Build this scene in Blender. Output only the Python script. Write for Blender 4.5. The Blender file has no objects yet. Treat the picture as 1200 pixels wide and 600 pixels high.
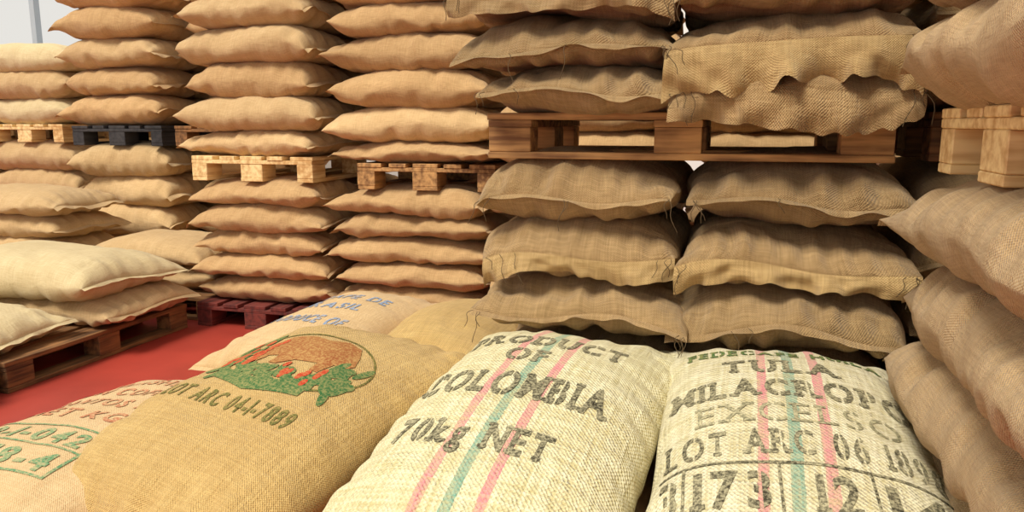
import bpy, bmesh, math, random
import numpy as np
from mathutils import Vector, Matrix

scene = bpy.context.scene
scene.view_settings.view_transform = 'Standard'
coll = scene.collection

def lin(r, g, b):
    def f(c):
        c /= 255.0
        return c/12.92 if c <= 0.04045 else ((c+0.055)/1.055)**2.4
    return (f(r), f(g), f(b), 1.0)

# ------------------------------------------------------------------ materials
def new_mat(name):
    m = bpy.data.materials.new(name); m.use_nodes = True
    nt = m.node_tree
    for n in list(nt.nodes): nt.nodes.remove(n)
    out = nt.nodes.new('ShaderNodeOutputMaterial')
    bs = nt.nodes.new('ShaderNodeBsdfPrincipled')
    nt.links.new(bs.outputs[0], out.inputs[0])
    return m, nt, bs

def mixc(nt, fac, c1, c2, blend='MIX'):
    n = nt.nodes.new('ShaderNodeMix'); n.data_type = 'RGBA'; n.blend_type = blend
    for sock, v in ((n.inputs[0], fac), (n.inputs[6], c1), (n.inputs[7], c2)):
        if isinstance(v, bpy.types.NodeSocket): nt.links.new(v, sock)
        else: sock.default_value = v
    return n.outputs[2]

def mth(nt, op, a, b=None, c=None, clamp=False):
    n = nt.nodes.new('ShaderNodeMath'); n.operation = op; n.use_clamp = clamp
    for i, v in enumerate((a, b, c)):
        if v is None: continue
        if isinstance(v, bpy.types.NodeSocket): nt.links.new(v, n.inputs[i])
        else: n.inputs[i].default_value = v
    return n.outputs[0]

def ramp(nt, fac, p0, p1, c0=(0,0,0,1), c1=(1,1,1,1)):
    n = nt.nodes.new('ShaderNodeValToRGB')
    n.color_ramp.elements[0].position = p0; n.color_ramp.elements[0].color = c0
    n.color_ramp.elements[1].position = p1; n.color_ramp.elements[1].color = c1
    nt.links.new(fac, n.inputs[0]); return n.outputs[0]

def noise(nt, vec, scale, detail=3, rough=0.55):
    n = nt.nodes.new('ShaderNodeTexNoise'); n.inputs['Scale'].default_value = scale
    n.inputs['Detail'].default_value = detail; n.inputs['Roughness'].default_value = rough
    nt.links.new(vec, n.inputs['Vector']); return n.outputs['Fac']

def mapping(nt, vec, sc):
    n = nt.nodes.new('ShaderNodeMapping'); n.inputs['Scale'].default_value = sc
    nt.links.new(vec, n.inputs['Vector']); return n.outputs[0]

def burlap(name, base, dark, period=0.006, weave=0.3, bump=0.55, stripes=None, vary=0.10, streak=0.6, stain=0.35):
    m, nt, bs = new_mat(name)
    uv = nt.nodes.new('ShaderNodeUVMap').outputs[0]
    oi = nt.nodes.new('ShaderNodeObjectInfo')
    off = nt.nodes.new('ShaderNodeVectorMath'); off.operation = 'ADD'
    cx = nt.nodes.new('ShaderNodeCombineXYZ')
    r10 = mth(nt, 'MULTIPLY', oi.outputs['Random'], 13.0)
    for i in range(3): nt.links.new(r10, cx.inputs[i])
    nt.links.new(uv, off.inputs[0]); nt.links.new(cx.outputs[0], off.inputs[1])
    v = off.outputs[0]
    sep = nt.nodes.new('ShaderNodeSeparateXYZ'); nt.links.new(uv, sep.inputs[0])
    k = 2*math.pi/period
    wob = noise(nt, v, 30, 2)
    wob = mth(nt, 'MULTIPLY', wob, 5.0)
    sx = mth(nt, 'SINE', mth(nt, 'ADD', mth(nt, 'MULTIPLY', sep.outputs[0], k), wob))
    sy = mth(nt, 'SINE', mth(nt, 'ADD', mth(nt, 'MULTIPLY', sep.outputs[1], k), wob))
    wv = mth(nt, 'MULTIPLY', sx, sy)
    wv = mth(nt, 'MULTIPLY_ADD', wv, 0.5, 0.5)
    s = 1.5/period
    st1 = noise(nt, mapping(nt, v, (s, s*.06, 1)), 1.0, 2)
    st2 = noise(nt, mapping(nt, v, (s*.06, s, 1)), 1.0, 2)
    stm = mth(nt, 'MULTIPLY', mth(nt, 'ADD', st1, st2), 0.5)
    stc = ramp(nt, stm, 0.36, 0.62)
    bl = ramp(nt, noise(nt, v, 4.0, 5, .6), 0.32, 0.68)
    bl2 = ramp(nt, noise(nt, v, 22.0, 4, .65), 0.35, 0.7)
    col = mixc(nt, stc, dark, base)
    col = mixc(nt, streak, base, col)
    if stripes:
        for (cx0, w, c) in stripes:
            wobx = mth(nt, 'MULTIPLY_ADD', noise(nt, v, 60, 3), .008, -.004)
            d = mth(nt, 'ABSOLUTE', mth(nt, 'SUBTRACT', mth(nt, 'ADD', sep.outputs[0], wobx), cx0))
            mk = mth(nt, 'LESS_THAN', d, w/2)
            mk = mth(nt, 'MULTIPLY', mk, mth(nt, 'MULTIPLY_ADD', stc, 0.6, 0.3), clamp=True)
            col = mixc(nt, mk, col, c)
    darkm = tuple(list(np.array(dark[:3])*0.75)) + (1,)
    col = mixc(nt, mth(nt, 'MULTIPLY', mth(nt, 'SUBTRACT', 1.0, wv), weave), col, darkm)
    col = mixc(nt, mth(nt, 'MULTIPLY', mth(nt, 'SUBTRACT', 1.0, bl), stain), col, dark)
    col = mixc(nt, mth(nt, 'MULTIPLY', mth(nt, 'SUBTRACT', 1.0, bl2), stain*.6), col, dark)
    hsv = nt.nodes.new('ShaderNodeHueSaturation')
    nt.links.new(col, hsv.inputs['Color'])
    nt.links.new(mth(nt, 'MULTIPLY_ADD', oi.outputs['Random'], vary*2, 1.0-vary), hsv.inputs['Value'])
    nt.links.new(hsv.outputs[0], bs.inputs['Base Color'])
    bs.inputs['Roughness'].default_value = 0.95
    bs.inputs['Specular IOR Level'].default_value = 0.1
    bs.inputs['Sheen Weight'].default_value = 0.15
    h = mth(nt, 'ADD', mth(nt, 'MULTIPLY', wv, 0.6), mth(nt, 'MULTIPLY', stm, 1.2))
    h = mth(nt, 'ADD', h, mth(nt, 'MULTIPLY', noise(nt, v, 35.0, 4, .6), 2.2))
    b = nt.nodes.new('ShaderNodeBump'); b.inputs['Strength'].default_value = bump
    b.inputs['Distance'].default_value = 0.005
    nt.links.new(h, b.inputs['Height']); nt.links.new(b.outputs[0], bs.inputs['Normal'])
    return m

PINK = lin(240, 100, 142); TEAL = lin(40, 158, 146)
M_tan   = burlap('burlap_tan',   lin(228,190,138), lin(170,132,86))
M_tan2  = burlap('burlap_light', lin(234,202,152), lin(186,150,102))
M_brown = burlap('burlap_brown', lin(210,176,126), lin(130,102,64), period=.007, weave=0.42, bump=.9)
M_side  = burlap('burlap_side',  lin(220,188,140), lin(156,126,86), weave=0.35, bump=.8)
M_hem   = burlap('burlap_hem',   lin(220,188,132), lin(146,116,72), period=.007, weave=0.4, bump=.8)
M_gold  = burlap('burlap_gold',  lin(240,206,136), lin(182,144,82), period=.007, weave=0.40, vary=0.02, stain=.38, bump=.9)
M_peach = burlap('burlap_peach', lin(238,208,160), lin(194,158,108), weave=0.3, vary=0.02)
M_cream = burlap('burlap_cream', lin(234,216,172), lin(194,170,124), weave=0.3, vary=0.05)
M_col   = burlap('burlap_woven_stripes', lin(255,249,212), lin(204,188,130), period=0.012, weave=0.4, bump=1.1, streak=.85,
                 stripes=[(-0.085,0.024,PINK),(-0.015,0.026,TEAL),(0.055,0.024,PINK)], vary=0.01, stain=.22)
M_tula  = burlap('burlap_woven_stripes_green', lin(255,248,216), lin(200,186,134), period=0.012, weave=0.4, bump=1.1, streak=.85,
                 stripes=[(-0.075,0.022,PINK),(-0.01,0.026,TEAL),(0.055,0.024,PINK)], vary=0.01, stain=.22)

def ink(name, c, fade, amt=0.35):
    m, nt, bs = new_mat(name)
    tc = nt.nodes.new('ShaderNodeTexCoord').outputs['Object']
    n = ramp(nt, noise(nt, tc, 130, 3, 0.7), 0.42, 0.60)
    n2 = ramp(nt, noise(nt, tc, 12, 2), 0.3, 0.8)
    f = mth(nt, 'MULTIPLY', mth(nt, 'ADD', n, mth(nt,'MULTIPLY',n2,0.5)), amt, clamp=True)
    nt.links.new(mixc(nt, f, c, fade), bs.inputs['Base Color'])
    bs.inputs['Roughness'].default_value = 0.9
    bs.inputs['Specular IOR Level'].default_value = 0.1
    return m
CREAMF = lin(224,214,172)
I_black = ink('ink_black', lin(56,52,42), CREAMF, 0.45)
I_faint = ink('ink_faint', lin(112,108,84), CREAMF, 0.55)
I_green = ink('ink_green', lin(44,98,56), lin(190,170,110), 0.4)
I_dgreen = ink('ink_dark_green', lin(80,88,44), lin(190,160,100), 0.4)
I_red   = ink('ink_red', lin(180,52,38), lin(200,160,100), 0.35)
I_rust  = ink('ink_rust', lin(146,84,50), lin(196,160,100), 0.55)
I_blue  = ink('ink_blue', lin(104,142,184), lin(214,186,140), 0.5)
I_redbrown = ink('ink_redbrown', lin(178,104,76), lin(214,186,140), 0.6)
I_lgreen = ink('ink_light_green', lin(84,138,98), lin(214,186,140), 0.5)

def wood(name, base, dark, rough=0.8):
    m, nt, bs = new_mat(name)
    tc = nt.nodes.new('ShaderNodeTexCoord').outputs['Object']
    g = noise(nt, mapping(nt, tc, (3, 40, 40)), 1.0, 4)
    g2 = noise(nt, tc, 5, 3)
    f = ramp(nt, mth(nt,'ADD',mth(nt,'MULTIPLY',g,0.6),mth(nt,'MULTIPLY',g2,0.4)), 0.38, 0.6)
    nt.links.new(mixc(nt, f, dark, base), bs.inputs['Base Color'])
    bs.inputs['Roughness'].default_value = rough
    b = nt.nodes.new('ShaderNodeBump'); b.inputs['Strength'].default_value = 0.3; b.inputs['Distance'].default_value=0.003
    nt.links.new(g, b.inputs['Height']); nt.links.new(b.outputs[0], bs.inputs['Normal'])
    return m
W_light = wood('pallet_wood_light', lin(248,220,160), lin(200,154,96))
W_mid   = wood('pallet_wood', lin(202,154,96), lin(110,72,40))
W_dark  = wood('pallet_wood_aged', lin(150,104,60), lin(82,54,30))
W_black = wood('pallet_wood_black', lin(62,60,62), lin(34,33,36))
W_red   = wood('pallet_wood_red', lin(120,50,40), lin(70,28,24))
m_tw,_n,_b = new_mat('twine'); _b.inputs['Base Color'].default_value = lin(92,74,48); _b.inputs['Roughness'].default_value=.9

# ------------------------------------------------------------------ sack shape
class WaveNoise:
    def __init__(s, rng, fx, fy, n=7):
        s.kx = rng.uniform(-1,1,n)*fx; s.ky = rng.uniform(-1,1,n)*fy
        s.kx += np.sign(s.kx)*fx*0.25; s.ky += np.sign(s.ky)*fy*0.25
        s.ph = rng.uniform(0, 6.28, n); s.n = n
    def __call__(s, x, y):
        r = 0
        for i in range(s.n): r = r + np.sin(s.kx[i]*x + s.ky[i]*y + s.ph[i])
        return r/math.sqrt(s.n)

class SackShape:
    def __init__(s, W, L, T, seed, dome=0.03, dome_b=None, q=0.5, wr=1.0, pe=4.0, pinch=0.03, crease=1.0):
        rng = np.random.default_rng(seed)
        s.W, s.L, s.T, s.dome, s.q, s.wr, s.pe, s.pinch, s.crease = W, L, T, dome, q, wr, pe, pinch, crease
        s.dome_b = dome if dome_b is None else dome_b
        s.nl = WaveNoise(rng, 8, 8, 6)
        s.nm = WaveNoise(rng, 24, 24, 7)
        s.nend = WaveNoise(rng, 75, 12, 7)
        s.nside = WaveNoise(rng, 12, 60, 7)
        s.nseam = WaveNoise(rng, 12, 12, 5)
        s.nc1 = WaveNoise(rng, 16, 7, 5); s.nc2 = WaveNoise(rng, 7, 18, 5)
        s.nmask = WaveNoise(rng, 9, 9, 5)
        s.skx = rng.uniform(-.05,.05); s.sky = rng.uniform(-.05,.05)
        s.cor = rng.uniform(-1,.6,4); s.cz = rng.uniform(-1,.3,4)
        s.tx = rng.uniform(-1,1); s.ty = rng.uniform(-1,1)
    def pt(s, a, b, side):
        a = np.asarray(a, float); b = np.asarray(b, float)
        A = np.abs(a); B = np.abs(b)
        x = s.W/2*a*(1 - s.pinch*(1-B**3)*A**2)
        y = s.L/2*b*(1 - s.pinch*0.8*(1-A**3)*B**2)
        zc = 0
        for i,(ca,cb) in enumerate(((1,1),(1,-1),(-1,1),(-1,-1))):
            w = np.clip(a*ca,0,1)**5*np.clip(b*cb,0,1)**5
            x = x + ca*w*0.022*s.cor[i]; y = y + cb*w*0.022*s.cor[(i+1)%4]
            zc = zc + w*s.cz[i]*0.024*s.wr
        h = np.maximum(0,1-A**s.pe)**s.q*np.maximum(0,1-B**s.pe)**s.q
        h = h*(1 + (0.10*s.tx*a + 0.08*s.ty*b)*min(1,s.wr))
        z = side*s.T/2*h + zc
        d = s.dome if side > 0 else s.dome_b
        dm = s.dome_b + (d-s.dome_b)*np.minimum(1,h)
        z = z + dm*((1-a*a)*(1-b*b) - 0.5)
        fe = B**6; fs = A**6
        inner = np.minimum(1, np.maximum(0,h)*1.6)
        w1 = s.nend(x, y+side*3)*fe*0.013 + s.nside(x+side*3, y)*fs*0.011
        w2 = s.nl(x, y)*0.008*inner + s.nm(x+side, y)*0.0026
        m1 = np.clip(s.nmask(x+side*2,y)*.8+.3,0,1)
        c1 = np.exp(-(s.nc1(x+side,y)*3.2)**2)*m1*(0.35+B**2)
        c2 = np.exp(-(s.nc2(x-side,y)*3.2)**2)*(1-m1)*(0.35+A**2)
        cr = (c1+c2)*0.0105*s.crease
        z = z + side*(w1*inner + w2*inner - cr*inner)*s.wr
        edge = np.maximum(A, B)**8
        z = z + s.nseam(x, y)*0.012*edge*s.wr
        x0, y0 = x, y
        x = x + np.sign(a)*s.nseam(y0, x0+2)*0.009*fs*s.wr + s.skx*y0
        y = y + np.sign(b)*s.nseam(x0+5, y0)*0.009*fe*s.wr + s.sky*x0
        y = y + np.sign(b)*(s.nend(x0, y0+side*3)*0.006 - cr*1.0)*fe*inner*s.wr
        x = x + np.sign(a)*(s.nside(x0+side*3, y0)*0.005 - cr*1.0)*fs*inner*s.wr
        return x, y, z

RC = random.Random(5)
def add_sack(name, loc, W, L, T, rot=0.0, mat=None, seed=0, res=(34,40), dome=0.03, dome_b=None,
             hem=(0.02,0.02), hem_ang=(0.6,0.6), q=0.5, wr=1.0, tilt=(0,0), pe=4.0, hem_mat=None, pinch=0.03, crease=1.0):
    sh = SackShape(W, L, T, seed, dome, dome_b, q, wr, pe, pinch, crease)
    na, nb = res
    sa = np.sin(np.linspace(-1,1,na+1)*math.pi/2); sb = np.sin(np.linspace(-1,1,nb+1)*math.pi/2)
    AA, BB = np.meshgrid(sa, sb, indexing='ij')
    grids = []
    for side in (1,-1):
        x,y,z = sh.pt(AA,BB,side)
        P = np.stack([x,y,z],-1)
        du = np.linalg.norm(np.diff(P,axis=0),axis=-1); U = np.vstack([np.zeros((1,nb+1)), np.cumsum(du,0)])
        dv = np.linalg.norm(np.diff(P,axis=1),axis=-1); V = np.hstack([np.zeros((na+1,1)), np.cumsum(dv,1)])
        U = U - U[na//2:na//2+1,:] + x[na//2:na//2+1,:]; V = V - V[:,nb//2:nb//2+1] + y[:,nb//2:nb//2+1]
        grids.append((P,U,V))
    P0,U0,V0 = grids[0]; P1,U1,V1 = grids[1]
    idx0 = np.arange((na+1)*(nb+1)).reshape(na+1,nb+1)
    idx1 = np.full((na+1,nb+1),-1)
    idx1[0,:]=idx0[0,:]; idx1[-1,:]=idx0[-1,:]; idx1[:,0]=idx0[:,0]; idx1[:,-1]=idx0[:,-1]
    inner = (na-1)*(nb-1)
    n0 = (na+1)*(nb+1)
    idx1[1:-1,1:-1] = n0+np.arange(inner).reshape(na-1,nb-1)
    V3 = np.concatenate([P0.reshape(-1,3), P1[1:-1,1:-1].reshape(-1,3)])
    f0 = np.stack([idx0[:-1,:-1],idx0[1:,:-1],idx0[1:,1:],idx0[:-1,1:]],-1).reshape(-1,4)
    f1 = np.stack([idx1[:-1,:-1],idx1[:-1,1:],idx1[1:,1:],idx1[1:,:-1]],-1).reshape(-1,4)
    def luv(U,V,order):
        q4=[(slice(0,-1),slice(0,-1)),(slice(1,None),slice(0,-1)),(slice(1,None),slice(1,None)),(slice(0,-1),slice(1,None))]
        return np.stack([np.stack([U[q4[o]],V[q4[o]]],-1) for o in order],2).reshape(-1,2)
    uv = [luv(U0,V0,(0,1,2,3)), luv(U1+3,V1,(0,3,2,1))]
    faces = [f0,f1]; mats=[np.zeros(len(f0)),np.zeros(len(f1))]
    rng = np.random.default_rng(seed+999)
    cnt = len(V3); extra=[V3]
    for e,(hl,ha) in zip((-1,1), zip(hem,hem_ang)):
        if hl <= 0: continue
        big = hl > 0.04
        m = max(na, int(W/0.006)) if big else na
        k = 10 if big else 3
        aa = np.sin(np.linspace(-1,1,m+1)*math.pi/2)*0.999
        ruff = WaveNoise(rng, 38, 1, 6); ruff2 = WaveNoise(rng, 100, 50, 8); len_n = WaveNoise(rng, 10, 1, 5); len_f = WaveNoise(rng, 90, 1, 5)
        crk = WaveNoise(rng, 50, 80, 8)
        x,y,z = sh.pt(aa, np.full_like(aa,e*1.0), 1)
        rows=[]
        for jj in range(k+1):
            t = jj/k
            l = hl*t*(1+0.25*len_n(aa*W/2,0)+0.06*len_f(aa*W/2,0))
            ang = ha + (0.5*t if big else 0) + 0.24*ruff(aa*W/2,0)*(0.5+t)
            yy = y + e*(0.004*t + l*np.cos(ang) + ((0.005*ruff2(aa*W/2, t*hl)+0.006*crk(aa*W/2,t*hl)) if big else 0)*min(1,t*2))
            zz = z - l*np.sin(ang)
            xx = x + 0.004*ruff2(aa*W/2+3, t*hl)*t*(1 if big else .3)
            rows.append(np.stack([xx,yy,zz],-1))
        R = np.stack(rows,1)
        ii = cnt+np.arange((m+1)*(k+1)).reshape(m+1,k+1); cnt += (m+1)*(k+1)
        extra.append(R.reshape(-1,3))
        faces.append(np.stack([ii[:-1,:-1],ii[1:,:-1],ii[1:,1:],ii[:-1,1:]],-1).reshape(-1,4))
        Uh = np.repeat((aa*W/2)[:,None],k+1,1); Vh = np.repeat((np.arange(k+1)/k*hl)[None,:],m+1,0)
        uv.append(luv(Uh+1,Vh+e,(0,1,2,3)))
        mats.append(np.full(m*k, 1 if big else 0))
    V3 = np.concatenate(extra); F = np.concatenate(faces); UV = np.concatenate(uv); MI=np.concatenate(mats).astype(np.int32)
    me = bpy.data.meshes.new(name)
    me.vertices.add(len(V3)); me.vertices.foreach_set('co', V3.astype(np.float32).ravel())
    me.loops.add(F.size); me.loops.foreach_set('vertex_index', F.astype(np.int32).ravel())
    me.polygons.add(len(F)); me.polygons.foreach_set('loop_start', np.arange(0,F.size,4,dtype=np.int32))
    me.polygons.foreach_set('loop_total', np.full(len(F),4,dtype=np.int32))
    me.polygons.foreach_set('material_index', MI)
    me.update(calc_edges=True)
    ul = me.uv_layers.new(name='UVMap'); ul.data.foreach_set('uv', UV.astype(np.float32).ravel())
    me.polygons.foreach_set('use_smooth', np.ones(len(F),dtype=bool))
    me.materials.append(mat or M_tan); me.materials.append(hem_mat or mat or M_hem)
    me.validate()
    ob = bpy.data.objects.new(name, me); coll.objects.link(ob)
    ob.location = loc; ob.rotation_euler = (tilt[0], tilt[1], rot)
    return ob, sh

def add_twine(ob, sh, seed, n=5):
    """loose sewing threads dangling from the mouth seam"""
    rr = random.Random(seed)
    cu = bpy.data.curves.new('twine','CURVE'); cu.dimensions='3D'; cu.bevel_depth=.0011; cu.bevel_resolution=1
    for i in range(n):
        a = rr.choice([-.97,-.9,.9,.97,rr.uniform(-.9,.9)])
        x,y,z = [float(v) for v in sh.pt(a,-1.0,1)]
        sp = cu.splines.new('POLY'); L = rr.uniform(.03,.10); k=8
        sp.points.add(k-1); dx=rr.uniform(-.03,.03); ph=rr.uniform(0,6)
        for t in range(k):
            f=t/(k-1)
            sp.points[t].co=(x+dx*f+.006*math.sin(ph+f*7), y-.018-.02*math.sin(f*2.5), z-L*f+.012*math.sin(f*3.1), 1)
    cu.materials.append(m_tw)
    o = bpy.data.objects.new('twine',cu); coll.objects.link(o); o.parent=ob

# ------------------------------------------------------------------ prints
def map_print(bm, sh, ob, name, mat, lift=0.0022, grid=0.016):
    if not bm.verts:
        bm.free(); return
    bmesh.ops.triangulate(bm, faces=bm.faces[:])
    xs=[v.co.x for v in bm.verts]; ys=[v.co.y for v in bm.verts]
    for ax,(lo,hi) in enumerate(((min(xs),max(xs)),(min(ys),max(ys)))):
        c = math.ceil(lo/grid)*grid
        while c < hi:
            co=[0,0,0]; no=[0,0,0]; co[ax]=c; no[ax]=1
            bmesh.ops.bisect_plane(bm, geom=bm.verts[:]+bm.edges[:]+bm.faces[:], plane_co=co, plane_no=no, dist=1e-6)
            c += grid
    X = np.array([v.co.x for v in bm.verts])/(sh.W/2); Y = np.array([v.co.y for v in bm.verts])/(sh.L/2)
    X=np.clip(X,-.985,.985); Y=np.clip(Y,-.985,.985)
    x,y,z = sh.pt(X,Y,1)
    e=1e-3
    xa,ya,za = sh.pt(X+e,Y,1); xb,yb,zb = sh.pt(X,Y+e,1)
    n = np.cross(np.stack([xa-x,ya-y,za-z],-1), np.stack([xb-x,yb-y,zb-z],-1))
    n /= np.linalg.norm(n,axis=-1,keepdims=True)+1e-12
    for i,v in enumerate(bm.verts):
        v.co = (x[i]+n[i,0]*lift, y[i]+n[i,1]*lift, z[i]+n[i,2]*lift)
    for f in bm.faces: f.smooth=True
    me = bpy.data.meshes.new(name); bm.to_mesh(me); bm.free()
    me.materials.append(mat)
    o = bpy.data.objects.new(name, me); coll.objects.link(o); o.parent = ob
    return o

_gl = {}
def glyph(ch, bold):
    key=(ch,bold)
    if key in _gl: return _gl[key]
    cu = bpy.data.curves.new('g','FONT'); cu.body=ch; cu.size=1; cu.offset=bold; cu.resolution_u=4; cu.fill_mode='BOTH'
    o = bpy.data.objects.new('g',cu); coll.objects.link(o)
    dg = bpy.context.evaluated_depsgraph_get(); dg.update()
    me = o.evaluated_get(dg).to_mesh()
    vs=[(v.co.x,v.co.y) for v in me.vertices]; fs=[tuple(p.vertices) for p in me.polygons]
    o.evaluated_get(dg).to_mesh_clear()
    bpy.data.objects.remove(o); bpy.data.curves.remove(cu)
    _gl[key]=(vs,fs); return _gl[key]

SER = {'P':[(0,0),(0,1)],'R':[(0,0),(0,1),(1,0)],'D':[(0,0),(0,1)],'U':[(0,1),(1,1)],'T':[(.5,0)],'F':[(0,0),(0,1)],
 'L':[(0,0),(0,1)],'M':[(0,0),(1,0),(0,1),(1,1)],'B':[(0,0),(0,1)],'I':[(.5,0),(.5,1)],'A':[(0,0),(1,0)],
 'N':[(0,0),(0,1),(1,1)],'E':[(0,0),(0,1)],'X':[(0,0),(1,0),(0,1),(1,1)],'K':[(0,0),(1,0),(0,1),(1,1)],'k':[(0,0),(1,0),(0,1)],'1':[(.7,0)]}
STENCIL = set('OCGU0689QPRDBS3')
def text_bm(bm, s, cx, cy, h, width=None, bold=0.035, serif=True, stencil=True, gap=0.16):
    items=[]; adv=0
    for ch in s:
        if ch==' ': adv += 0.45; continue
        vs,fs = glyph(ch,bold)
        x0=min(v[0] for v in vs); x1=max(v[0] for v in vs)
        items.append((ch,vs,fs,x0,x1,adv)); adv += (x1-x0)+gap
    adv -= gap
    cap = 0.70
    sy = h/cap; sx = sy if width is None else width/adv
    ox = cx-adv*sx/2
    for ch,vs,fs,x0,x1,ad in items:
        tmp = bmesh.new()
        bv=[tmp.verts.new(((v[0]-x0), v[1], 0)) for v in vs]
        for f in fs:
            try: tmp.faces.new([bv[i] for i in f])
            except Exception: pass
        w = x1-x0; g=0.035
        if stencil and ch in STENCIL:
            for c in (w*0.55-g, w*0.55+g):
                bmesh.ops.bisect_plane(tmp, geom=tmp.verts[:]+tmp.edges[:]+tmp.faces[:], plane_co=(c,0,0), plane_no=(1,0,0), dist=1e-6)
            dl=[f for f in tmp.faces if abs(f.calc_center_median().x-w*0.55)<g]
            bmesh.ops.delete(tmp, geom=dl, context='FACES')
        if serif and ch in SER:
            st=0.13
            for (fx,fy) in SER[ch]:
                c = st/2+fx*(w-st); y = 0 if fy==0 else cap-0.09
                hw = 0.14
                q=[(c-hw,y),(c+hw,y),(c+hw,y+0.09),(c-hw,y+0.09)]
                tmp.faces.new([tmp.verts.new((p[0],p[1],0)) for p in q])
        mp={}
        for v in tmp.verts: mp[v]=bm.verts.new((ox+(ad+v.co.x)*sx, cy+v.co.y*sy, 0))
        for f in tmp.faces:
            try: bm.faces.new([mp[v] for v in f.verts])
            except Exception: pass
        tmp.free()

def poly_bm(bm, pts):
    bm.faces.new([bm.verts.new((p[0],p[1],0)) for p in pts])
def rect_bm(bm,x0,y0,x1,y1): poly_bm(bm,[(x0,y0),(x1,y0),(x1,y1),(x0,y1)])
def ring_bm(bm,cx,cy,rx,ry,w,n=56,a0=0,a1=2*math.pi,wy=None):
    wy = wy or w
    for i in range(n):
        t0=a0+(a1-a0)*i/n; t1=a0+(a1-a0)*(i+1)/n
        poly_bm(bm,[(cx+rx*math.cos(t0),cy+ry*math.sin(t0)),(cx+(rx+w)*math.cos(t0),cy+(ry+wy)*math.sin(t0)),
                    (cx+(rx+w)*math.cos(t1),cy+(ry+wy)*math.sin(t1)),(cx+rx*math.cos(t1),cy+ry*math.sin(t1))])
def ell_bm(bm,cx,cy,rx,ry,rot=0,n=14,sy=1.0):
    poly_bm(bm,[(cx+rx*math.cos(t)*math.cos(rot)-ry*math.sin(t)*math.sin(rot), cy+sy*(rx*math.cos(t)*math.sin(rot)+ry*math.sin(t)*math.cos(rot))) for t in [2*math.pi*i/n for i in range(n)]])

# ------------------------------------------------------------------ pallets
def box_bm(bm, x0,x1,y0,y1,z0,z1):
    r = bmesh.ops.create_cube(bm, size=1)
    for v in r['verts']:
        v.co = (x0+(v.co.x+.5)*(x1-x0), y0+(v.co.y+.5)*(y1-y0), z0+(v.co.z+.5)*(z1-z0))
def add_pallet(name, x, y, z, rot=0, mat=W_mid, seed=0):
    rr = random.Random(seed)
    bm = bmesh.new(); j=lambda a=0.003: rr.uniform(-a,a)
    for cy,w in ((-.3275,.145),(-.16,.1),(0,.145),(.16,.1),(.3275,.145)):
        box_bm(bm,-.6+j(.006),.6+j(.006),cy-w/2,cy+w/2,.122,.144+j(.001))
    for cx in (-.5275,0,.5275):
        box_bm(bm,cx-.072,cx+.072,-.4+j(),.4+j(),.100,.1215)
    for cx,bw in ((-.5275,.145),(0,.145),(.5275,.145)):
        for cy,w in ((-.35,.1),(0,.145),(.35,.1)):
            box_bm(bm,cx-.071+j(),cx+.071+j(),cy-w/2+j(),cy+w/2+j(),.022,.0995)
    for cy,w in ((-.35,.1),(0,.145),(.35,.1)):
        box_bm(bm,-.6+j(),.6+j(),cy-w/2,cy+w/2,0,.0215)
    bmesh.ops.bevel(bm, geom=bm.edges[:], offset=.0025, segments=1, affect='EDGES')
    me=bpy.data.meshes.new(name); bm.to_mesh(me); bm.free(); me.materials.append(mat)
    o=bpy.data.objects.new(name,me); coll.objects.link(o); o.location=(x,y,z); o.rotation_euler=(0,0,rot)
    return o

R90 = math.pi/2
seed=[100]
def sd():
    seed[0]+=1; return seed[0]
def j(a): return RC.uniform(-a,a)

def column(xc, yfront, zs, W, depth, mat, n_deep=1, end_on=False, dome=0.028, res=(36,46), pal=None, wr=1.1, jit=0.02):
    for i in range(len(zs)-1):
        sp = zs[i+1]-zs[i]; T = sp*1.18
        for k in range(n_deep):
            yc = yfront+depth*(k+.5)
            r = res if k==0 else (16,20)
            m = mat if not isinstance(mat,(list,tuple)) else RC.choice(mat)
            zc=(zs[i]+zs[i+1])/2
            db = 0.004 if i==0 else dome
            w_=W*RC.uniform(.94,1.06)
            if end_on:
                add_sack('burlap_sack',(xc+j(jit),yc+j(jit),zc),w_,depth*1.0,T,rot=j(.03),mat=m,seed=sd(),res=r,dome=dome,dome_b=db,wr=wr)
            else:
                add_sack('burlap_sack',(xc+j(jit),yc+j(jit),zc),depth*1.02,w_,T,rot=R90+j(.05)+(math.pi if RC.random()<.5 else 0),mat=m,seed=sd(),res=(r[0],r[1]+6),dome=dome,dome_b=db,wr=wr,hem=(.03,.012),tilt=(j(.012),j(.012)))

def lsp(a,b,n): return [a+(b-a)*i/n for i in range(n+1)]

# ---- column B
YB=3.85
add_pallet('wooden_pallet',-2.67,YB+.56,0,R90,W_red,1)
column(-2.67,YB,lsp(.146,.868,5),.88,.6,[M_tan],2)
add_pallet('wooden_pallet',-2.68,YB+.62,.870,R90,W_light,2)
column(-2.70,YB,[1.016,1.165,1.355,1.55,1.74,1.93,2.12,2.30],.88,.6,[M_tan,M_tan2],2)
# ---- column C
add_pallet('wooden_pallet',-1.72,YB+.62,0,R90,W_dark,3)
column(-1.72,YB,lsp(.146,.84,5),.94,.6,[M_tan],2)
add_pallet('wooden_pallet',-1.60,YB+.62,.842,R90,W_mid,4)
column(-1.70,YB,[.988,1.10,1.29,1.49,1.67,1.84,2.02,2.20],.96,.6,[M_tan,M_tan2],2)
# ---- columns behind the big front stacks
for xg in (-.72,.24,1.20,2.16):
    add_pallet('wooden_pallet',xg,YB+.62,0,R90,W_dark,5)
    column(xg,YB,lsp(.146,.84,5),.94,.6,[M_tan],1,res=(18,24))
    add_pallet('wooden_pallet',xg,YB+.62,.842,R90,W_mid,6)
    column(xg,YB,lsp(.988,2.20,7),.94,.6,[M_tan],1,res=(18,24))
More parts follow.
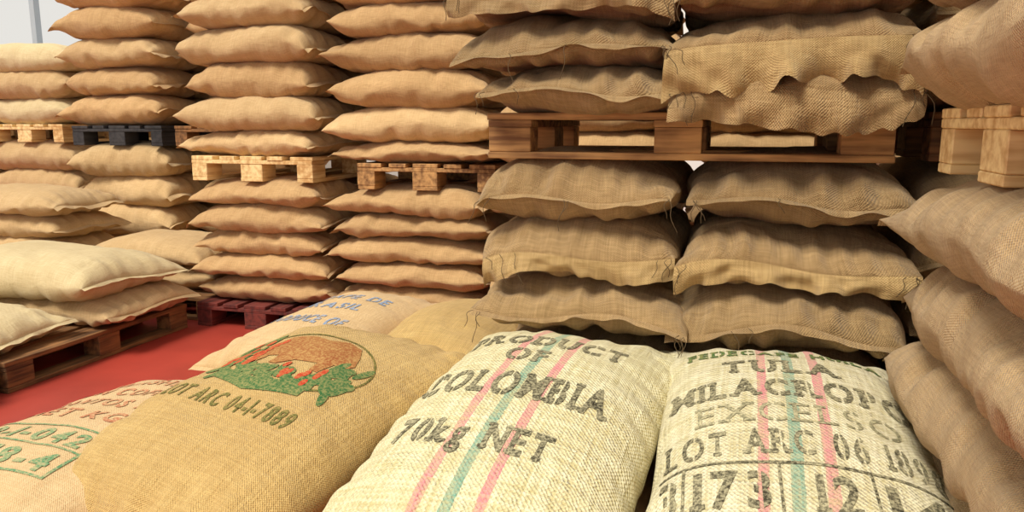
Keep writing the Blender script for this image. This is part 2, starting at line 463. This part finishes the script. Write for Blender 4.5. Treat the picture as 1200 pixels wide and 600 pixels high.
# ---- column A
YA=4.66
add_pallet('wooden_pallet',-4.36,YA+.62,0,R90,W_mid,7)
column(-4.36,YA,lsp(.146,1.04,4),.86,.6,[M_tan2],2)
add_pallet('wooden_pallet',-4.36,YA+.62,1.042,R90,W_black,8)
column(-4.40,YA,lsp(1.19,2.24,5),.86,.6,[M_tan2,M_tan],2)
add_pallet('wooden_pallet',-3.45,5.28,0,R90,W_mid,7)
column(-3.45,4.90,lsp(.146,1.04,4),.86,.6,[M_tan],1,res=(18,24))
add_pallet('wooden_pallet',-3.45,5.28,1.042,R90,W_dark,8)
column(-3.45,4.90,lsp(1.19,2.24,5),.86,.6,[M_tan],1,res=(18,24))
# low stack between A and B
add_pallet('wooden_pallet',-3.60,4.30,0,0,W_dark,16)
column(-3.58,3.98,lsp(.146,.46,2),.90,.62,[M_tan2],1)
# ---- columns Z
for xz,nn in ((-5.60,3),(-6.6,3)):
    add_pallet('wooden_pallet',xz,5.62,0,R90,W_mid,9)
    column(xz,5.0,lsp(.146,1.05,4),.96,.6,[M_tan2],2)
    add_pallet('wooden_pallet',xz,5.62,1.052,R90,W_light,10)
    column(xz,5.0,lsp(1.20,1.20+.21*nn,nn),.96,.6,[M_cream,M_tan2],2)
# ---- low stack L
add_pallet('wooden_pallet',-4.75,4.22,0,0,W_mid,12)
column(-4.68,3.88,lsp(.146,.76,4),.98,.62,[M_tan2],1)
# ---- near-left pallets
add_pallet('wooden_pallet',-3.49,3.15,0,R90,W_dark,13)
add_pallet('wooden_pallet',-3.49,1.90,0,R90,W_dark,14)
add_pallet('wooden_pallet',-4.35,3.15,0,R90,W_dark,15)
def flat(x,y,z,W,L,T,mat,rot=0,**k):
    return add_sack('burlap_sack',(x,y,z),W,L,T,rot=rot,mat=mat,seed=sd(),**k)
flat(-3.56,3.44,.225,.68,1.08,.19,M_tan2,R90+.03,res=(40,56),dome_b=.004)
flat(-3.64,3.38,.395,.72,1.12,.25,M_cream,R90-.05,res=(40,56))
flat(-3.68,2.72,.225,.62,1.04,.19,M_cream,R90+.04,res=(40,56),dome_b=.004)
flat(-3.58,2.08,.225,.60,1.04,.19,M_cream,R90,res=(30,40),dome_b=.004)
flat(-4.66,3.3,.235,.7,.95,.21,M_cream,0,res=(24,30),dome_b=.004)

# ---- big front stacks D and E
YD=2.33
add_pallet('wooden_pallet',-.14,YD+.55,0,0,W_dark,20)
LD=1.0
zl = lsp(.146,1.088,5)
for ci,xc in enumerate((-.455,.175)):
    for i in range(5):
        zc=(zl[i]+zl[i+1])/2
        hem=(.02,.02); ang=(.6,.6)
        if i==3: hem=(.07,.02); ang=(1.0,.6)
        yo = {4:0.0,3:.0,2:-.04}.get(i,.10)
        o,sh=add_sack('burlap_sack',(xc+j(.012)+(.02 if i==2 else 0),YD+LD/2+yo,zc),.65 if i!=2 else .69,LD,.222,rot=j(.03),mat=M_brown,seed=sd()+ci,res=(80,80),
                 dome=.035,dome_b=.004 if i==0 else .035,hem=hem,hem_ang=ang,q=.52,wr=1.4,hem_mat=M_hem if i==3 else None,pe=3.5,crease=1.3)
        if i>=2: add_twine(o,sh,seed[0],6)
add_pallet('wooden_pallet',-.165,YD+.46,1.090,0,W_mid,21)
zu=[1.236,1.375,1.52,1.67,1.83,1.99]
for ci,xc in enumerate((-.495,.145)):
    for i in range(5):
        zc=(zu[i]+zu[i+1])/2
        hem=(.02,.02); ang=(.6,.6); hm=None
        if i==2 and ci==0: hem=(.06,.02); ang=(.9,.6)
        if i==1 and ci==1: hem=(.13,.02); ang=(1.0,.6); hm=M_hem
        if i==0 and ci==1: hem=(.09,.02); ang=(1.1,.6)
        dx = [.03,-.02,-.03,0,0][i] if ci==0 else [.01,0,0,0,0][i]
        o,sh=add_sack('burlap_sack',(xc+dx+j(.006),YD+LD/2-.07-.01*i,zc),[.67,.68][ci],LD,.18,rot=j(.03),mat=M_brown,seed=sd()+ci*3,res=(80,80),
                 dome=.05,dome_b=.02 if i==0 else .05,hem=hem,hem_ang=ang,q=.5,wr=1.3,hem_mat=hm,pe=3.6,crease=1.3)
        if i<3: add_twine(o,sh,seed[0],5)
# neighbours to the right of E
add_pallet('wooden_pallet',1.15,YD+.60,0,0,W_dark,22)
add_pallet('wooden_pallet',1.15,YD+.60,1.09,0,W_dark,23)
for xx in (.84,1.5):
    for i in range(5): add_sack('burlap_sack',(xx,YD+.62,(zl[i]+zl[i+1])/2),.66,1.0,.21,mat=M_brown,seed=sd(),res=(24,24),dome_b=.004 if i==0 else None)
    for i in range(4): add_sack('burlap_sack',(xx,YD+.62,1.236+.19*(i+.5)),.66,1.0,.21,mat=M_brown,seed=sd(),res=(24,24),dome_b=.004 if i==0 else None)

# ---- right stack F
add_pallet('wooden_pallet',1.05,1.60,0,0,W_mid,30)
for i in range(5):
    zc=(zl[i]+zl[i+1])/2
    add_sack('burlap_sack',(.76+[.10,.05,.0,.0,-.01][i],1.50+[0,0,.05,.04,0][i],zc),.74,1.10,.235,rot=j(.03),mat=M_side,seed=sd(),res=(70,90),dome=.03,dome_b=.004 if i==0 else .03,wr=1.1,pe=4.2,pinch=.0,crease=1.3)
    add_sack('burlap_sack',(1.50,1.50,zc),.70,1.05,.21,rot=j(.03),mat=M_side,seed=sd(),res=(20,24),dome=.03,dome_b=.004 if i==0 else .03)
add_pallet('wooden_pallet',1.055,1.60,1.090,0,W_light,31)
for i in range(4):
    zc=1.236+.2*(i+.5)
    add_sack('burlap_sack',(.73,1.52,zc),.74,1.10,.245,rot=j(.03),mat=M_side,seed=sd(),res=(70,90),dome=.03,dome_b=.004 if i==0 else .03,wr=1.1,pe=4.2,pinch=.0,crease=1.3)
    add_sack('burlap_sack',(1.49,1.50,zc),.70,1.05,.22,rot=j(.03),mat=M_side,seed=sd(),res=(20,24),dome=.03,dome_b=.004 if i==0 else .03)

# ---- foreground layer
add_pallet('wooden_pallet',-.16,1.82,0,0,W_dark,40)
add_pallet('wooden_pallet',-1.38,1.88,0,0,W_dark,41)
add_pallet('wooden_pallet',-1.32,2.92,0,R90,W_dark,42)
for x,y in ((-1.10,1.98),(-.45,1.84),(.17,1.84)):
    flat(x,y,.225,.6,1.0,.18,M_tan,j(.02),res=(30,40),dome_b=.004)
for x in (-1.00,-1.50):
    flat(x,2.78,.225,.55,.90,.18,M_tan,j(.02),res=(30,40),dome_b=.004)

FR=(100,150)
D2=math.radians
o_col,s_col = add_sack('printed_coffee_sack',(-.48,1.80,.43),.68,1.16,.20,rot=-.075,mat=M_col,seed=11,res=FR,dome=.06,wr=.7,pe=3.8,pinch=.04,tilt=(D2(8.5),0),crease=.45)
o_tul,s_tul = add_sack('printed_coffee_sack',(.165,1.78,.43),.66,1.16,.20,rot=-.01,mat=M_tula,seed=23,res=FR,dome=.06,wr=.7,pe=3.8,pinch=.04,tilt=(D2(8.5),0),crease=.4)
o_brn,s_brn = add_sack('printed_coffee_sack',(-1.205,1.80,.385),.74,1.08,.23,rot=-.24,mat=M_gold,seed=35,res=FR,dome=.05,wr=.8,pe=3.6,pinch=.02,tilt=(D2(10),0),crease=.7)
o_blu,s_blu = add_sack('printed_coffee_sack',(-1.47,2.64,.38),.56,.90,.19,rot=-.18,mat=M_peach,seed=47,res=FR,dome=.04,wr=.8,tilt=(D2(4),0))
o_pl,_      = add_sack('burlap_sack',(-.97,2.72,.385),.52,.88,.19,rot=-.08,mat=M_gold,seed=59,res=FR,dome=.04,wr=.8)
o_lft,s_lft = add_sack('printed_coffee_sack',(-1.70,1.66,.25),.66,1.14,.24,rot=-.05,mat=M_peach,seed=61,res=FR,dome=.04,dome_b=.004,wr=.8)

# Colombia sack print
bm=bmesh.new()
text_bm(bm,'PRODUCT',-.035,.26,.09,.47)
text_bm(bm,'OF',-.05,.135,.08,.12)
text_bm(bm,'COLOMBIA',-.03,-.06,.115,.51)
text_bm(bm,'70kg NET',-.05,-.275,.09,.39)
map_print(bm,s_col,o_col,'lettering',I_black,grid=.012)
# Tula
bm=bmesh.new()
text_bm(bm,'FEDECAFE HUILA',0,.36,.05,.5)
map_print(bm,s_tul,o_tul,'lettering_green',I_green)
bm=bmesh.new()
text_bm(bm,'TULA',-.02,.215,.085,.28)
text_bm(bm,'MILACROPO',-.01,.075,.09,.56)
map_print(bm,s_tul,o_tul,'lettering',I_black,grid=.012)
bm=bmesh.new()
text_bm(bm,'EXCELSO',0,-.045,.08,.44,bold=.0)
map_print(bm,s_tul,o_tul,'lettering_faint',I_faint,grid=.012)
bm=bmesh.new()
text_bm(bm,'LOT ARC 06 1898',0.0,-.165,.085,.58,bold=.02)
text_bm(bm,'3',-.275,-.325,.10,.035,serif=False)
text_bm(bm,'173',-.15,-.325,.10,.15,bold=.03)
text_bm(bm,'12',.05,-.325,.10,.08,bold=.03)
text_bm(bm,'14',.2,-.325,.10,.12,bold=.03)
for y in (-.195,-.345): rect_bm(bm,-.30,y-.004,.30,y+.004)
for x in (-.245,-.055,.12,.285): rect_bm(bm,x-.003,-.345,x+.003,-.195)
map_print(bm,s_tul,o_tul,'lettering_lot',I_black,grid=.012)
# brown sack logo
cx,cy=-.01,.09
K=1.75
S=1.15
bm=bmesh.new(); ring_bm(bm,cx+.03,cy+.02,.20*S,.085*K*S,.005,wy=.009); text_bm(bm,'LOT ARC 04-1-7889',-.01,-.18,.060,.47,serif=False,stencil=False,bold=.03)
map_print(bm,s_brn,o_brn,'lettering_and_ring',I_dgreen)
bm=bmesh.new()
bull=[(-.13,-.02),(-.15,.03),(-.12,.07),(-.06,.085),(.0,.075),(.05,.09),(.1,.08),(.13,.05),(.15,.02),(.135,-.005),(.11,.0),(.10,-.035),(.075,-.035),(.07,-.01),(.0,-.015),(-.03,-.04),(-.055,-.04),(-.06,-.01),(-.09,-.015),(-.1,-.04)]
poly_bm(bm,[(cx+.03+p[0]*S,cy+.02+p[1]*.85*K*S) for p in bull])
map_print(bm,s_brn,o_brn,'emblem_bull',I_rust,lift=.0024)
rr=random.Random(3)
K*=S
bm=bmesh.new()
for i in range(34):
    t=i/33; x=cx+S*(-.17+.38*t); ell_bm(bm,x,cy+K*(-.045+rr.uniform(-.022,.022)-.01*math.sin(t*3.14)),.024,.010,rr.uniform(-1,1),sy=K)
for i in range(14):
    ell_bm(bm,cx+S*(-.16+rr.uniform(-.03,.03)),cy+K*rr.uniform(-.04,.06),.022,.010,rr.uniform(0,3),sy=K)
    ell_bm(bm,cx+S*(.18+rr.uniform(-.03,.03)),cy+K*rr.uniform(-.04,.03),.022,.010,rr.uniform(0,3),sy=K)
poly_bm(bm,[(cx-.14*S,cy-.075*K),(cx,cy-.092*K),(cx+.15*S,cy-.075*K),(cx+.15*S,cy-.05*K),(cx,cy-.066*K),(cx-.14*S,cy-.05*K)])
map_print(bm,s_brn,o_brn,'emblem_leaves',I_green,lift=.0028)
bm=bmesh.new()
for i in range(22):
    ell_bm(bm,cx+S*(-.13+rr.uniform(-.06,.05)),cy+K*rr.uniform(-.045,.05),.011,.011,n=9,sy=K)
for i in range(10):
    ell_bm(bm,cx+S*(.08+rr.uniform(-.05,.07)),cy+K*(-.03+rr.uniform(-.02,.02)),.009,.009,n=9,sy=K)
map_print(bm,s_brn,o_brn,'emblem_cherries',I_red,lift=.0032)
# blue sack
bm=bmesh.new()
text_bm(bm,'CAFE DE',-.03,.12,.06,.34,serif=False); text_bm(bm,'BRASIL',-.05,-.0,.06,.30,serif=False); text_bm(bm,'PRODUCE OF',-.05,-.17,.075,.38,serif=False)
map_print(bm,s_blu,o_blu,'lettering',I_blue)
# left sack
bm=bmesh.new()
text_bm(bm,'WASHED',-.08,.30,.06,.32,stencil=False,serif=False); text_bm(bm,'ON COFFEE',-.07,.19,.06,.38,stencil=False,serif=False); text_bm(bm,'SANTOS 70',-.07,.08,.06,.38,stencil=False,serif=False)
text_bm(bm,'NET KG',-.07,-.03,.06,.32,stencil=False,serif=False)
map_print(bm,s_lft,o_lft,'lettering',I_redbrown)
bm=bmesh.new()
for (x0,y0,x1,y1) in ((-.27,-.10,.15,-.092),(-.27,-.32,.15,-.312),(-.27,-.32,-.262,-.092),(.142,-.32,.15,-.092),(-.27,-.205,.15,-.198)): rect_bm(bm,x0,y0,x1,y1)
text_bm(bm,'18-1-042',-.06,-.185,.065,.36,stencil=False,serif=False)
text_bm(bm,'18-4',.02,-.30,.07,.20,stencil=False,serif=False)
map_print(bm,s_lft,o_lft,'lettering_green',I_lgreen)

# ------------------------------------------------------------------ room
def plain(name,c,rough=.8,nz=0.06,sc=3):
    m,nt,bs=new_mat(name)
    tc=nt.nodes.new('ShaderNodeTexCoord').outputs['Object']
    n=noise(nt,tc,sc,4)
    d=tuple(x*(1-nz*5) for x in c[:3])+(1,)
    nt.links.new(mixc(nt,ramp(nt,n,.3,.7),d,c),bs.inputs['Base Color'])
    bs.inputs['Roughness'].default_value=rough
    return m
M_floor=plain('red_floor_paint',lin(178,64,50),.5,.06,2)
M_wall=plain('wall_plaster',lin(246,246,244),.9,.01,1)
M_frame=plain('window_frame_paint',lin(176,186,196),.5,.01,2)
def box(name,x0,x1,y0,y1,z0,z1,mat,parent=None):
    bm=bmesh.new(); box_bm(bm,x0,x1,y0,y1,z0,z1)
    me=bpy.data.meshes.new(name); bm.to_mesh(me); bm.free(); me.materials.append(mat)
    o=bpy.data.objects.new(name,me); coll.objects.link(o)
    if parent: o.parent=parent
    return o
box('floor',-9,5,-4,6.7,-.1,0,M_floor)
wx0,wx1,wz0,wz1=-8.4,-6.3,1.3,4.0
bm=bmesh.new()
box_bm(bm,-9,wx0,6.5,6.7,0,4.6); box_bm(bm,wx1,5,6.5,6.7,0,4.6); box_bm(bm,wx0,wx1,6.5,6.7,0,wz0); box_bm(bm,wx0,wx1,6.5,6.7,wz1,4.6)
me=bpy.data.meshes.new('wall_back'); bm.to_mesh(me); bm.free(); me.materials.append(M_wall)
coll.objects.link(bpy.data.objects.new('wall_back',me))
bm=bmesh.new()
for x in (wx0,wx0+.68,wx0+1.36,wx1-.06): box_bm(bm,x,x+.06,6.53,6.60,wz0,wz1)
for z in (wz0,2.6,wz1-.06): box_bm(bm,wx0,wx1,6.54,6.59,z,z+.06)
me=bpy.data.meshes.new('window_1'); bm.to_mesh(me); bm.free(); me.materials.append(M_frame)
coll.objects.link(bpy.data.objects.new('window_1',me))
box('wall_left',-9.2,-9,-4,6.7,0,4.6,M_wall)
box('wall_right',5,5.2,-4,6.7,0,4.6,M_wall)

# ------------------------------------------------------------------ light
w=bpy.data.worlds.new('sky'); scene.world=w; w.use_nodes=True
bg=w.node_tree.nodes['Background']; bg.inputs[0].default_value=(1.0,.975,.92,1); bg.inputs[1].default_value=.80
s=bpy.data.lights.new('sun','SUN'); s.energy=3.5; s.angle=math.radians(20); s.color=(1,.95,.84)
so=bpy.data.objects.new('sun',s); coll.objects.link(so)
dirv=Vector((.36,.74,-1.15)); so.rotation_euler=dirv.to_track_quat('-Z','Y').to_euler()

# ------------------------------------------------------------------ camera
cam=bpy.data.cameras.new('camera'); cam.lens=27; cam.sensor_width=36
co=bpy.data.objects.new('camera',cam); coll.objects.link(co)
co.location=(0,0,1.2); co.rotation_euler=(math.radians(90-9.77),0,math.radians(16))
scene.camera=co
